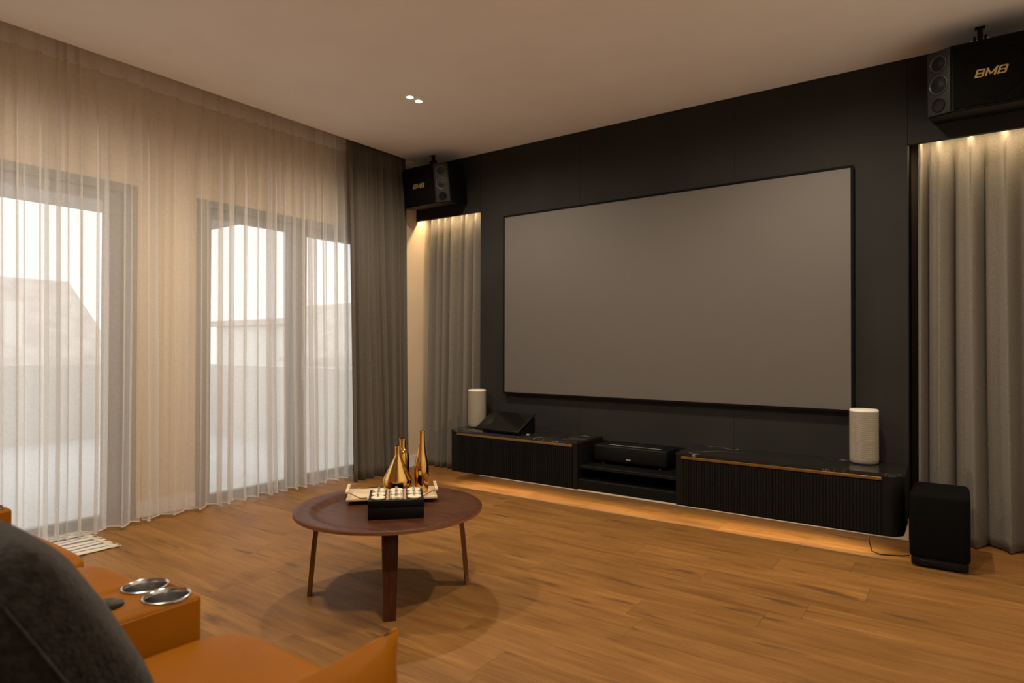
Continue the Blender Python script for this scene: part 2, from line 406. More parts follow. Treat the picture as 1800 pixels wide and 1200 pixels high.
# ------------------------------------------------------------------ glazed doors
def glazed(name, y0, y1, meet, ycol_l, ycol_r):
    r = tag(empty(name, (XL, (y0+y1)/2, 0)), kind='structure')
    def p(nm, mat, *bs, bevel=0.0):
        o = bobj(nm, mat, None, *bs, bevel=bevel, seg=1); o.parent = r; o.matrix_parent_inverse = Matrix.Translation(-r.location); return o
    X0, X1 = -4.62, XL+0.012
    p('frame', 'frame_grey', (X0, X1, y0, y0+ycol_l, 0.0, DZ), (X0, X1, y1-ycol_r, y1, 0.0, DZ), (X0, X1, y0+ycol_l, y1-ycol_r, DZ-0.055, DZ),
      (X0, X1, y0+ycol_l, y1-ycol_r, 0.0, 0.012), bevel=0.002)
    a, b = y0+ycol_l, y1-ycol_r
    cuts = [(a, meet[1]), (meet[0], b)] if meet else [(a, b)]
    for i, (s0, s1) in enumerate(cuts):
        xs0, xs1 = (-4.56, -4.51) if i == 0 else (-4.615, -4.565)
        lw = meet[2] if (meet and i == 1) else 0.055
        rw = meet[2] if (meet and i == 0) else (0.10 if not meet else 0.055)
        z0, z1 = 0.013, DZ-0.056
        sash = p('sash', 'frame_grey', (xs0, xs1, s0, s0+lw, z0, z1), (xs0, xs1, s1-rw, s1, z0, z1), (xs0, xs1, s0+lw, s1-rw, z1-0.07, z1),
                 (xs0, xs1, s0+lw, s1-rw, z0, z0+0.045), bevel=0.002)
        g = p('pane', 'glass', (xs0+0.022, xs0+0.028, s0+lw-0.005, s1-rw+0.005, z0+0.040, z1-0.065))
        if meet and i == 0:
            bm = bmesh.new(); yh = s1-rw/2
            tube(bm, [(xs1, yh, 0.82), (xs1+0.035, yh, 0.83), (xs1+0.035, yh, 1.10), (xs1, yh, 1.11)], 0.011, 8)
            h = mesh_obj('handle', bm, 'handle_silver', None, smooth=True, auto=50); h.parent = r; h.matrix_parent_inverse = Matrix.Translation(-r.location)
    return r
glazed('window_1', D1[0], D1[1], None, 0.06, 0.09)
glazed('window_2', D2[0], D2[1], (3.205, 3.345, 0.125), 0.06, 0.06)

# ------------------------------------------------------------------ terrace and houses outside
tag(bobj('balcony_floor', 'terrace_tile', None, (-9.4, -4.761, -6.0, 4.9, -0.2, -0.05)), kind='structure')
tag(bobj('balcony_parapet_side', 'terrace_wall', None, (-9.2, -4.761, 4.72, 4.88, -0.05, 0.90)), kind='structure')
tag(bobj('balcony_parapet_far', 'terrace_wall', None, (-9.38, -9.2, -6.0, 4.88, -0.05, 0.92)), kind='structure')
tag(bobj('balcony_canopy', 'soffit', None, (-5.5, -4.761, -6.0, 3.05, 2.20, 2.42)), kind='structure')
tag(bobj('street_ground', 'terrace_tile', None, (-60, -9.4, -40, 60, -3.2, -3.0)), kind='structure')
def house(label, cx, cy, w, d, zb, eave, ridge, along='x', extras=True):
    r = tag(empty('house', (cx, cy, zb)), label, 'house')
    bm = bmesh.new(); box(bm, -w/2, w/2, -d/2, d/2, 0, eave-zb)
    e = eave-zb; rg = ridge-zb
    if along == 'y':
        for yy in (-d/2, d/2): bm.faces.new([bm.verts.new(p) for p in ((-w/2, yy, e), (w/2, yy, e), (0, yy, rg))])
    else:
        for xx in (-w/2, w/2): bm.faces.new([bm.verts.new(p) for p in ((xx, -d/2, e), (xx, d/2, e), (xx, 0, rg))])
    mesh_obj('wall', bm, 'house_white', r)
    o = 0.25
    for s in (-1, 1):
        bm = bmesh.new()
        if along == 'y':
            k = (rg-e)/(w/2)
            pts = [(s*(w/2+o), -d/2-o, e-o*k), (s*(w/2+o), d/2+o, e-o*k), (0, d/2+o, rg), (0, -d/2-o, rg)]
        else:
            k = (rg-e)/(d/2)
            pts = [(-w/2-o, s*(d/2+o), e-o*k), (w/2+o, s*(d/2+o), e-o*k), (w/2+o, 0, rg), (-w/2-o, 0, rg)]
        lo = [bm.verts.new((x, y, z+0.02)) for x, y, z in pts]; hi = [bm.verts.new((x, y, z+0.2)) for x, y, z in pts]
        bm.faces.new(lo); bm.faces.new(hi)
        for i in range(4): bm.faces.new((lo[i], lo[(i+1) % 4], hi[(i+1) % 4], hi[i]))
        mesh_obj('roof', bm, 'house_roof', r)
    return r
h1 = house('white house with broad pale roof beyond the left terrace door', -18.0, 3.6, 5.0, 5.0, -3.0, 0.9, 2.55, 'y')
for yy in (-0.55, 0.95):  # white blocks stand in for two bright upright gaps against the roof
    bobj('bright_slit', 'house_white', h1, (2.15, 2.4, yy-0.14, yy+0.14, 4.0, 5.05), bevel=0.01, seg=1)
h2 = tag(empty('house', (-18.5, 16.5, -3.0)), 'flat-roofed white house above the side parapet behind the right glass door', 'house')
bobj('wall', 'house_white', h2, (-8.0, 2.0, -1.5, 3.0, 0.0, 5.0))
bobj('roof', 'house_roof', h2, (-8.3, 2.3, -1.8, 3.3, 5.01, 5.25))
h3 = tag(empty('house', (-17.0, 12.6, -3.0)), 'house with a pale sloping roof above the side parapet, nearest the grey drape', 'house')
bm = bmesh.new()
q = [(-2.2, 1.3, 5.45), (4.6, 1.3, 5.45), (4.6, -1.2, 3.7), (0.3, -1.2, 3.7)]
lo = [bm.verts.new((x, y, z)) for x, y, z in q]; hi = [bm.verts.new((x, y, z+0.15)) for x, y, z in q]
bm.faces.new(lo); bm.faces.new(hi)
for i in range(4): bm.faces.new((lo[i], lo[(i+1) % 4], hi[(i+1) % 4], hi[i]))
mesh_obj('roof', bm, 'house_roof', h3)
bobj('wall', 'house_white', h3, (0.6, 4.3, -0.9, 1.2, 0.0, 3.7))

# ------------------------------------------------------------------ curtains
def curtain_mesh(a0, a1, p0, ztop, zbot, period, amp_t, amp_b, seed, axis='y', lean=0.0, sgn=1, nv=26, b_ratio=0.06, spread=0.0, hem=0.0, per=18, wr=(0.6, 1.45), tv=0.35):
    """folded cloth running along axis from a0 to a1, at depth p0 (x for axis y, y for axis x)"""
    rnd = random.Random(seed)
    Wd = a1-a0; nf = max(2, round(Wd/period)); nu = nf*per
    widths = [rnd.uniform(*wr) for _ in range(nf)]; tot = sum(widths)
    edges = [0]
    for w in widths: edges.append(edges[-1]+w/tot)
    ampf = [rnd.uniform(0.55, 1.25) for _ in range(nf+1)]
    dr = [(rnd.uniform(-1, 1), rnd.uniform(0, 6.28), rnd.uniform(0.6, 1.6)) for _ in range(5)]
    bm = bmesh.new()
    grid = []
    for j in range(nv+1):
        v = j/nv; z = ztop+(zbot-ztop)*v
        t = min(1, v/tv); t = t*t*(3-2*t)
        A = amp_t+(amp_b-amp_t)*t
        rowv = []
        for i in range(nu+1):
            k = min(nf-1, i//per); f = (i-k*per)/per
            u = edges[k]+(edges[k+1]-edges[k])*f
            ph = 2*PI*(k+f)
            am = ampf[k]*(1-f)+ampf[k+1]*f
            s = math.sin(ph)
            # pinch pleats near the heading: narrow forward pinches between flat spans
            pin = max(0, s)**3*1.5-0.35
            sh = pin*(1-t)+(s+0.22*math.sin(2*ph+k*1.7)+0.10*math.sin(3*ph+2.1*k+v*2))*t
            p = p0+lean*v+sgn*A*am*sh
            wob = sum(a*math.sin(q*6*u+b+v*2.2*q) for a, b, q in dr)*0.012*v
            a = a0+u*Wd+b_ratio*t*(edges[k+1]-edges[k])*Wd*math.sin(2*ph+0.4)+wob+spread*v*(u-0.5)
            zz = z
            if j == nv: zz = z+hem*(0.5-0.5*s)
            rowv.append(bm.verts.new((p, a, zz) if axis == 'y' else (a, p, zz)))
        grid.append(rowv)
    for j in range(nv):
        for i in range(nu):
            bm.faces.new((grid[j][i], grid[j][i+1], grid[j+1][i+1], grid[j+1][i]))
    return bm, grid
def curtain(name, label, mat, thick, tape=None, hemmat=None, **kw):
    bm, g = curtain_mesh(**kw)
    hemline = [v.co.copy() for v in g[-1]]; n = len(g)
    top = [[v.co.copy() for v in r] for r in g[:3]]
    o = mesh_obj(name, bm, mat, None, smooth=True)
    if thick:
        md = o.modifiers.new('thickness', 'SOLIDIFY'); md.thickness = thick; md.offset = 0
    tag(o, label, 'curtain')
    if tape:
        b2 = bmesh.new()
        off = Vector((0.004, 0, 0)) if kw.get('axis', 'y') == 'y' else Vector((0, -0.004, 0))
        hgt = 0.115
        ra = [b2.verts.new(p+off) for p in top[0]]; rb = [b2.verts.new(Vector((p.x, p.y, p.z-hgt))+off) for p in top[0]]
        for i in range(len(ra)-1): b2.faces.new((ra[i], ra[i+1], rb[i+1], rb[i]))
        mesh_obj('heading_tape', b2, tape, o, smooth=True)
    if hemmat:
        b3 = bmesh.new(); tube(b3, [p+Vector((0, 0, 0.001)) for p in hemline], 0.0035, 5)
        mesh_obj('hem', b3, hemmat, o, smooth=True)
    return o
curtain('sheer_curtain', 'white sheer curtain over the left terrace door, nearest the sofa', 'sheer', 0, 'sheer_tape', 'sheer_hem',
        a0=-0.45, a1=1.93, p0=-4.335, ztop=ZC+0.072, zbot=0.018, period=0.115, amp_t=0.026, amp_b=0.05, seed=5, b_ratio=0.15, wr=(0.35, 1.9), lean=0.03, hem=0.012, tv=0.22)
curtain('sheer_curtain', 'white sheer curtain over the right terrace door, beside the grey drape', 'sheer', 0, 'sheer_tape', 'sheer_hem',
        a0=1.935, a1=3.69, p0=-4.365, ztop=ZC+0.072, zbot=0.018, period=0.105, amp_t=0.026, amp_b=0.05, seed=23, b_ratio=0.15, wr=(0.35, 1.9), lean=0.03, hem=0.012, tv=0.22)
curtain('blackout_curtain', 'dark grey floor-length drape gathered beside the window wall corner', 'drape_grey', 0.003,
        a0=3.575, a1=4.27, p0=-4.27, ztop=ZC+0.09, zbot=0.008, period=0.082, amp_t=0.02, amp_b=0.052, wr=(0.5, 1.6), seed=7, lean=0.09, spread=-0.03, nv=30, tv=0.15)
curtain('niche_curtain', 'taupe curtain in the lit niche under the left wall speaker', 'drape_taupe', 0.003,
        a0=-4.235, a1=-3.535, p0=4.60, ztop=2.46, zbot=0.008, period=0.10, amp_t=0.036, amp_b=0.056, wr=(0.45, 1.7), seed=9, axis='x', sgn=-1, lean=-0.05, nv=40, tv=0.12)
curtain('niche_curtain', 'taupe curtain in the lit niche under the right wall speaker', 'drape_taupe', 0.003,
        a0=-0.20, a1=0.71, p0=4.60, ztop=2.46, zbot=0.008, period=0.13, amp_t=0.045, amp_b=0.07, wr=(0.45, 1.7), seed=14, axis='x', sgn=-1, lean=-0.05, nv=40, tv=0.12)

# ------------------------------------------------------------------ lights in the room
def downlight(x, y, label, on=True):
    r = tag(empty('ceiling_downlight', (x, y, ZC)), label, 'downlight', 'recessed twin downlights')
    bm = bmesh.new(); box(bm, -0.05, 0.05, -0.10, 0.10, -0.004, -0.0005)
    mesh_obj('trim_plate', bm, 'ceiling_paint', r)
    for s in (-1, 1):
        b = lobj('bezel', 'white_trim', r, [(0.030, -0.0045), (0.030, -0.008), (0.0245, -0.008), (0.0245, -0.0045)], 24, c=(0, s*0.043, 0), cap=False)
        lobj('lamp', 'lamp_glow', b, [(0.024, -0.0048), (0.024, -0.0065)], 24, c=(0, s*0.043, 0))
        ld = bpy.data.lights.new('downlight_beam', 'SPOT'); ld.energy = LAMP_W; ld.color = LAMP_COL
        ld.spot_size = math.radians(172); ld.spot_blend = 0.7; ld.shadow_soft_size = 0.03
        lo = bpy.data.objects.new('downlight_beam', ld); C.objects.link(lo); lo.parent = r; lo.location = (0, s*0.043, -0.03)
downlight(-3.108, 3.19, 'recessed white twin downlight in the ceiling, both lamps lit, near the window curtains')
downlight(-0.65, 3.19, 'recessed twin ceiling downlight above the right end of the media console')
downlight(-3.108, 1.15, 'recessed twin ceiling downlight above the floor beside the striped mat')
downlight(-0.65, 1.15, 'recessed twin ceiling downlight above the sofa arm')

def strip(name, label, x0, x1, y, z, rx, watts, width=0.012):
    o = bobj(name, 'led_glow', None, (x0, x1, y-width/2, y+width/2, z, z+0.006)); tag(o, label, 'light strip')
    ld = bpy.data.lights.new('strip_light', 'AREA'); ld.shape = 'RECTANGLE'; ld.size = (x1-x0); ld.size_y = width; ld.energy = watts; ld.color = STRIP_COL
    lo = bpy.data.objects.new('strip_light', ld); C.objects.link(lo); lo.location = ((x0+x1)/2, y, z-0.004); lo.rotation_euler = (rx, 0, 0)
    lo.parent = o
    return o
strip('led_strip', 'warm light strip hidden behind the lintel above the left niche curtain', XC+0.02, NL-0.02, 4.512, 2.425, math.radians(4), 5.0)
strip('led_strip', 'warm light strip hidden behind the lintel above the right niche curtain', NR+0.02, XR-0.02, 4.512, 2.425, math.radians(4), 6.0)
strip('led_strip', 'warm light strip under the left floating cabinet', -3.44, -2.315, 4.115, 0.168, 0.0, 2.7)
strip('led_strip', 'warm light strip under the open middle shelf', -2.275, -1.545, 4.115, 0.168, 0.0, 1.75)
strip('led_strip', 'warm light strip under the right floating cabinet', -1.505, -0.36, 4.115, 0.168, 0.0, 2.7)

# ------------------------------------------------------------------ projection screen
pr = tag(empty('projection_screen', (-1.872, YW, 1.51)), 'large wide grey projection screen with thin black frame on the dark wall', 'projection screen')
sx0, sx1, sz0, sz1 = -3.205, -0.545, 0.765, 2.272
def rel(parent, name, mat, *bs, bevel=0.0):
    o = bobj(name, mat, None, *bs, bevel=bevel, seg=1); o.parent = parent; o.matrix_parent_inverse = Matrix.Translation(-parent.location); return o
rel(pr, 'fabric', 'screen_grey', (sx0, sx1, YW-0.047, YW-0.040, sz0, sz1))
fwid = 0.016
rel(pr, 'frame', 'screen_border', (sx0-fwid, sx0, YW-0.05, YW-0.012, sz0-fwid, sz1+fwid), bevel=0.001)
rel(pr, 'frame', 'screen_border', (sx1, sx1+fwid, YW-0.05, YW-0.012, sz0-fwid, sz1+fwid), bevel=0.001)
rel(pr, 'frame', 'screen_border', (sx0, sx1, YW-0.05, YW-0.012, sz1, sz1+fwid), bevel=0.001)
rel(pr, 'frame', 'screen_border', (sx0, sx1, YW-0.05, YW-0.012, sz0-fwid, sz0), bevel=0.001)
rel(pr, 'backing', 'screen_border', (sx0+0.02, sx1-0.02, YW-0.038, YW-0.001, sz0+0.03, sz1-0.03))

# ------------------------------------------------------------------ floating media console (three units)
YF = 4.05
CT, CB = 0.455, 0.108
UL, UM0, UM1, UR = -3.535, -2.285, -1.535, -0.250
def rounded_plan(x0, x1, y0, y1, rl, rr, n=8):
    pts = [(x0, y1)]
    if rl: pts += [(x0+rl-rl*math.cos(PI/2*i/n), y0+rl-rl*math.sin(PI/2*i/n)) for i in range(n+1)]
    else: pts.append((x0, y0))
    if rr: pts += [(x1-rr+rr*math.sin(PI/2*i/n), y0+rr-rr*math.cos(PI/2*i/n)) for i in range(n+1)]
    else: pts.append((x1, y0))
    pts.append((x1, y1)); return pts
def console_unit(label, x0, x1, rl, rr, dx0, dx1):
    r = tag(empty('media_cabinet', ((x0+x1)/2, YW, CB)), label, 'cabinet')
    inv = Matrix.Translation(-r.location)
    def put(o): o.parent = r; o.matrix_parent_inverse = inv; return o
    bm = bmesh.new(); prism(bm, rounded_plan(x0, x1, YF, YW-0.014, rl, rr), 0.18, CT-0.022)
    put(mesh_obj('body', bm, 'console_black', None, smooth=True, auto=35))
    bm = bmesh.new(); prism(bm, rounded_plan(x0-0.002, x1+0.002, YF-0.004, YW-0.001, rl, rr), CT-0.020, CT)
    bmesh.ops.bevel(bm, geom=[e for e in bm.edges if abs(e.verts[0].co.z-e.verts[1].co.z) < 1e-5], offset=0.003, segments=2, affect='EDGES')
    put(mesh_obj('marble_top', bm, 'marble', None, smooth=True, auto=35))
    # rounded skirt below the carcass that hides the light strip
    outer = rounded_plan(x0, x1, YF, YW-0.014, rl, rr); ins = 0.02
    inner = rounded_plan(x0+ins, x1-ins, YF+ins, YW-0.014, max(rl-ins, 0), max(rr-ins, 0))
    bm = bmesh.new()
    rings = [[bm.verts.new((x, y, z)) for x, y in pl] for pl, z in ((outer, 0.1795), (outer, CB), (inner, CB), (inner, 0.1795))]
    n = len(outer)
    for a, b in zip(rings, rings[1:]):
        for i in range(n-1):
            bm.faces.new((a[i], a[i+1], b[i+1], b[i]))
    put(mesh_obj('skirt', bm, 'console_black', None, smooth=True, auto=35))
    put(bobj('brass_strip', 'brass', None, (dx0, dx1, YF-0.012, YF-0.0005, CT-0.0385, CT-0.0215), bevel=0.001, seg=1))
    mid = (dx0+dx1)/2
    for a, b in ((dx0, mid-0.002), (mid+0.002, dx1)):
        d = put(bobj('door', 'console_black', None, (a, b, YF-0.008, YF-0.0005, CB+0.012, CT-0.045)))
        k = round((b-a)/0.0172); w = (b-a)/k
        bm = bmesh.new()
        for q in range(k):
            x = a+w*q+w/2; h = w*0.36
            prof = [(x-h, YF-0.008), (x-h*0.75, YF-0.013), (x, YF-0.0155), (x+h*0.75, YF-0.013), (x+h, YF-0.008)]
            lo = [bm.verts.new((px, py, CB+0.013)) for px, py in prof]; hi = [bm.verts.new((px, py, CT-0.046)) for px, py in prof]
            for i in range(4): bm.faces.new((lo[i], lo[i+1], hi[i+1], hi[i]))
            bm.faces.new(lo); bm.faces.new(hi)
        f = mesh_obj('fluting', bm, 'console_black', None); f.parent = d; f['kind'] = 'stuff'
    return r
console_unit('floating black fluted cabinet with marble top, under the left white speaker', UL, UM0, 0.07, 0.0, -3.43, -2.325)
console_unit('floating black fluted cabinet with marble top, under the right white speaker', UM1, UR, 0.0, 0.09, -1.495, -0.352)
sh = tag(empty('media_shelf', ((UM0+UM1)/2, YW, CB)), 'open black shelf unit between the two fluted cabinets', 'shelf')
g = 0.003
rel(sh, 'shelf_board', 'satin_black', (UM0+g, UM1-g, YF+0.02, YW-0.015, 0.262, 0.284), bevel=0.002)
rel(sh, 'bottom_board', 'satin_black', (UM0+g, UM1-g, YF+0.025, YW-0.015, 0.176, 0.184), bevel=0.002)
rel(sh, 'apron', 'satin_black', (UM0+g, UM1-g, YF+0.004, YF+0.024, CB+0.004, 0.184), bevel=0.002)
rel(sh, 'back_panel', 'satin_black', (UM0+g, UM1-g, YW-0.014, YW-0.001, CB+0.004, CT-0.03))

# projector on the shelf
pj = tag(empty('projector', (-1.94, 4.33, 0.284)), 'black ultra short throw projector on the open middle shelf', 'projector')
inv = Matrix.Translation(-pj.location)
def put(o, r): o.parent = r; o.matrix_parent_inverse = Matrix.Translation(-r.location); return o
px0, px1, py0, py1 = -2.235, -1.665, 4.215, 4.436
bm = B((px0, px1, py0, py1, 0.306, 0.424), bevel=0.012, seg=3); put(mesh_obj('body', bm, 'satin_black', None, smooth=True, auto=35), pj)
put(bobj('lens_recess', 'gloss_black', None, (px0+0.09, px1-0.05, py0+0.07, py1-0.05, 0.4225, 0.4265), bevel=0.001, seg=1), pj)
put(bobj('top_rim', 'plastic_grey', None, (px0+0.10, px1-0.06, py0+0.052, py0+0.055, 0.4235, 0.4255)), pj)
put(bobj('maker_badge', 'plastic_grey', None, (-1.972, -1.938, py0-0.0015, py0+0.001, 0.331, 0.337)), pj)
for xx in (px0+0.06, px1-0.06):
    for yy in (py0+0.04, py1-0.04):
        put(lobj('foot', 'cable_black', None, [(0.016, 0.284), (0.016, 0.308)], 12, c=(xx, yy, 0)), pj)

# slanted touch monitor
km = tag(empty('touch_monitor', (-3.01, 4.17, CT)), 'black slanted touch-screen monitor lying on the left cabinet', 'monitor')
ang = math.atan2(0.112, 0.20)
bm = B((-0.225, 0.225, -0.125, 0.135, -0.009, 0.009), bevel=0.004, seg=2)
kp = mesh_obj('screen_panel', bm, 'satin_black', km, smooth=True, auto=35); kp.rotation_euler = (ang, 0, math.radians(-3)); kp.location = (-0.02, 0, 0.082)
bobj('glass_face', 'gloss_black', kp, (-0.212, 0.212, -0.113, 0.122, 0.0088, 0.0105))
bm = bmesh.new()
prof = [(-0.07, 0.0), (0.13, 0.0), (0.13, 0.120), (0.10, 0.120), (-0.07, 0.022)]
lo = [bm.verts.new((-0.19, y, z)) for y, z in prof]; hi = [bm.verts.new((0.19, y, z)) for y, z in prof]
bm.faces.new(lo); bm.faces.new(hi)
for i in range(5): bm.faces.new((lo[i], lo[(i+1) % 5], hi[(i+1) % 5], hi[i]))
mesh_obj('stand', bm, 'satin_black', km)
bobj('status_light', 'plastic_grey', km, (0.205, 0.225, -0.02, 0.0, 0.0, 0.006), bevel=0.002, seg=1)

# white fabric speakers
def wspeaker(x, y, rz, label):
    r = tag(empty('wireless_speaker', (x, y, CT), (0, 0, rz)), label, 'speaker', 'white cylindrical speakers on the console')
    lobj('fabric_body', 'speaker_fabric_white', r, [(0.072, 0.006), (0.078, 0.014), (0.079, 0.03), (0.079, 0.312)], 48, sx=1.0, sy=0.92)
    lobj('top_cap', 'white_trim', r, [(0.079, 0.3125), (0.079, 0.320), (0.075, 0.326), (0.0, 0.326)], 48, sx=1.0, sy=0.92)
    lobj('foot', 'cable_black', r, [(0.066, 0.0), (0.066, 0.0062)], 32, sx=1.0, sy=0.92)
wspeaker(-3.43, 4.31, math.radians(20), 'white cylindrical fabric speaker at the left end of the console')
wspeaker(-0.468, 4.335, math.radians(25), 'white cylindrical fabric speaker at the right end of the console')

# ------------------------------------------------------------------ wall speakers
def letters(bm, h, y):
    def stroke(x0, x1, z0, z1): box(bm, x0, x1, y-0.0015, y, z0, z1)
    t = 0.22*h; x = 0
    def Bl(x):
        w = h*0.95
        stroke(x, x+t, 0, h); 
        for z in (0, h/2-t*0.36, h-t*0.72): stroke(x+t, x+w*0.9, z, z+t*0.72)
        stroke(x+w-t, x+w, t*0.3, h/2-t*0.12); stroke(x+w-t, x+w, h/2+t*0.12, h-t*0.3); return w
    def Ml(x):
        w = h*1.15
        stroke(x, x+t, 0, h); stroke(x+w-t, x+w, 0, h)
        for s in (0, 1):
            xa, xb = (x+t*0.2, x+w/2) if s == 0 else (x+w-t*0.2, x+w/2)
            k = t*0.5
            for yy in (y-0.0014,):
                vs = [bm.verts.new(p) for p in ((xa-k, yy, h), (xa+k, yy, h), (xb+k, yy, h*0.18), (xb-k, yy, h*0.18))]
                bm.faces.new(vs)
        return w
    for f in (Bl, Ml, Bl):
        x += f(x)+h*0.13
    for v in bm.verts: v.co.x = v.co.x-x/2+v.co.z*0.28; v.co.z -= h/2
def wall_speaker(cx, label, m):
    """m = +1: tweeter panel on the right end (left speaker); -1 mirrored"""
    r = tag(empty('wall_speaker', (cx, 4.25, 2.608), (math.radians(8), 0, 0)), label, 'speaker', 'black wall speakers hung from the ceiling')
    H = 0.172
    P = [(-0.27, 0.165), (0.215, 0.165), (0.235, -0.085), (0.125, -0.160), (-0.23, -0.160), (-0.325, -0.085)]
    P = [(x*m, y) for x, y in P]
    if m < 0: P = P[::-1]
    bm = bmesh.new(); prism(bm, P, -H, H)
    bmesh.ops.bevel(bm, geom=list(bm.edges), offset=0.006, segments=2, affect='EDGES')
    mesh_obj('cabinet', bm, 'speaker_black', r, smooth=True, auto=35)
    # front grille with raised edge and the logo
    gx0, gx1 = sorted((-0.223*m, 0.118*m))
    gr = bobj('grille', 'speaker_cloth', r, (gx0, gx1, -0.168, -0.158, -H+0.014, H-0.014), bevel=0.004, seg=2)
    bm = bmesh.new()
    rings = []
    for rad, yy in ((0.132, -0.1665), (0.132, -0.1705), (0.122, -0.1715), (0.118, -0.1665)):
        rings.append([bm.verts.new(((gx0+gx1)/2+rad*math.cos(2*PI*i/40), yy, rad*math.sin(2*PI*i/40))) for i in range(40)])
    for a, b in zip(rings, rings[1:]):
        for i in range(40): bm.faces.new((a[i], a[(i+1) % 40], b[(i+1) % 40], b[i]))
    mesh_obj('woofer_ring', bm, 'speaker_cloth', gr, smooth=True)
    bm = bmesh.new(); letters(bm, 0.040, -0.1685); lg = mesh_obj('logo', bm, 'logo_gold', gr)
    lg['label'] = 'gold BMB lettering'; lg.location = ((gx0+gx1)/2+(0.0 if m > 0 else -0.012), -0.003, 0.0)
    # angled tweeter panel
    a = Vector((0.125*m, -0.160, 0)); b = Vector((0.235*m, -0.085, 0)); d = (b-a); L = d.length; d.normalize()
    cen = (a+b)/2
    if m > 0: ang = math.atan2(d.y, d.x)
    else: ang = math.atan2(-d.y, -d.x)
    tp = bobj('tweeter_panel', 'speaker_panel', r, (-L/2+0.004, L/2-0.004, -0.008, 0.004, -H+0.006, H-0.006), bevel=0.003, seg=2)
    tp.location = (cen.x, cen.y, 0); tp.rotation_euler = (0, 0, ang)
    for nm, zc, rad in (('tweeter', 0.100, 0.046), ('tweeter', -0.010, 0.052), ('bass_port', -0.118, 0.036)):
        bm = bmesh.new(); prof = [(rad, -0.008), (rad, -0.0125), (rad*0.86, -0.0125), (rad*0.82, -0.0085)]
        rings = [[bm.verts.new((q*math.cos(2*PI*i/28), yy, zc+q*math.sin(2*PI*i/28))) for i in range(28)] for q, yy in prof]
        for s0, s1 in zip(rings, rings[1:]):
            for i in range(28): bm.faces.new((s0[i], s0[(i+1) % 28], s1[(i+1) % 28], s1[i]))
        mesh_obj('ring', bm, 'speaker_ring' if nm == 'tweeter' else 'speaker_black', tp, smooth=True)
        bm = bmesh.new()
        prof = [(rad*0.83, -0.0084), (rad*0.45, -0.0084), (rad*0.3, -0.011), (0.001, -0.013)] if nm == 'tweeter' else [(rad*0.83, -0.0085), (0.001, -0.0083)]
        rings = [[bm.verts.new((q*math.cos(2*PI*i/28), yy, zc+q*math.sin(2*PI*i/28))) for i in range(28)] for q, yy in prof]
        for s0, s1 in zip(rings, rings[1:]):
            for i in range(28): bm.faces.new((s0[i], s0[(i+1) % 28], s1[(i+1) % 28], s1[i]))
        bm.faces.new(rings[-1])
        mesh_obj(nm, bm, 'speaker_cone' if nm == 'tweeter' else 'gloss_black', tp, smooth=True)
    # ceiling bracket
    bk = bobj('bracket', 'satin_black', r, (-0.012, 0.012, -0.012, 0.012, H+0.001, H+0.096), (-0.05, 0.05, -0.018, 0.018, H+0.001, H+0.010),
              (-0.030, -0.018, -0.02, 0.02, H+0.012, H+0.055), (0.018, 0.030, -0.02, 0.02, H+0.012, H+0.055), bevel=0.002, seg=1)
    bm = bmesh.new(); tube(bm, [(-0.045, 0, H+0.036), (0.045, 0, H+0.036)], 0.008, 10); mesh_obj('bolt', bm, 'steel', bk, smooth=True, auto=40)
    bobj('ceiling_plate', 'satin_black', bk, (-0.022, 0.022, -0.022, 0.022, H+0.096, H+0.101), bevel=0.001, seg=1).rotation_euler = (0, 0, 0)
    return r
wall_speaker(-3.868, 'black wall speaker with gold logo in the corner beside the grey drape', 1)
wall_speaker(0.100, 'black wall speaker with gold logo at the upper right, above the niche curtain', -1)

# ------------------------------------------------------------------ subwoofer
sw = tag(empty('subwoofer', (-0.085, 4.12, 0)), 'black subwoofer on the floor beside the right end of the console', 'subwoofer')
bm = B((-0.132, 0.132, -0.185, 0.185, 0.045, 0.390), bevel=0.026, seg=4); mesh_obj('cabinet', bm, 'sub_black', sw, smooth=True, auto=35)
bm = B((-0.124, 0.124, -0.178, 0.178, 0.010, 0.060), bevel=0.012, seg=3); mesh_obj('base', bm, 'satin_black', sw, smooth=True, auto=35)
bobj('port_slot', 'gloss_black', sw, (-0.085, 0.085, -0.1805, -0.175, 0.020, 0.042), bevel=0.002, seg=1)
for xx in (-0.09, 0.09):
    for yy in (-0.13, 0.13):
        lobj('foot', 'cable_black', sw, [(0.02, 0.0), (0.02, 0.012)], 12, c=(xx, yy, 0))
cab = bmesh.new()
tube(cab, [(-0.42, 4.09, 0.110), (-0.415, 4.07, 0.06), (-0.40, 4.055, 0.012), (-0.36, 4.05, 0.004), (-0.31, 4.07, 0.004), (-0.26, 4.09, 0.004), (-0.222, 4.10, 0.012)], 0.0035, 6)
tag(mesh_obj('power_cable', cab, 'cable_black', None, smooth=True), 'thin black cable hanging from the console to the subwoofer', 'cable')

# ------------------------------------------------------------------ coffee table
TX, TY, TZ = -2.205, 2.108, 0.395
tb = tag(empty('coffee_table', (TX, TY, 0)), 'round walnut plywood coffee table with dished top and four bent legs', 'table')
RT = 0.437
top = [(0.0, TZ-0.018), (0.31, TZ-0.018), (0.335, TZ-0.016), (0.355, TZ-0.006), (0.375, TZ-0.001), (0.405, TZ-0.001), (RT-0.002, TZ+0.003), (RT, TZ+0.001)]
bot = [(RT, TZ-0.0115), (0.40, TZ-0.014), (0.36, TZ-0.020), (0.33, TZ-0.030), (0.30, TZ-0.032), (0.0, TZ-0.032)]
bm = bmesh.new(); lathe(bm, [(max(r, 0.0005), z) for r, z in top], 72, cap=False)
mesh_obj('table_top', bm, 'walnut', tb, smooth=True, auto=60)
bm = bmesh.new(); lathe(bm, [(RT, TZ+0.001), (RT, TZ-0.0115)], 72, cap=False); mesh_obj('edge_band', bm, 'walnut_edge', tb, smooth=True)
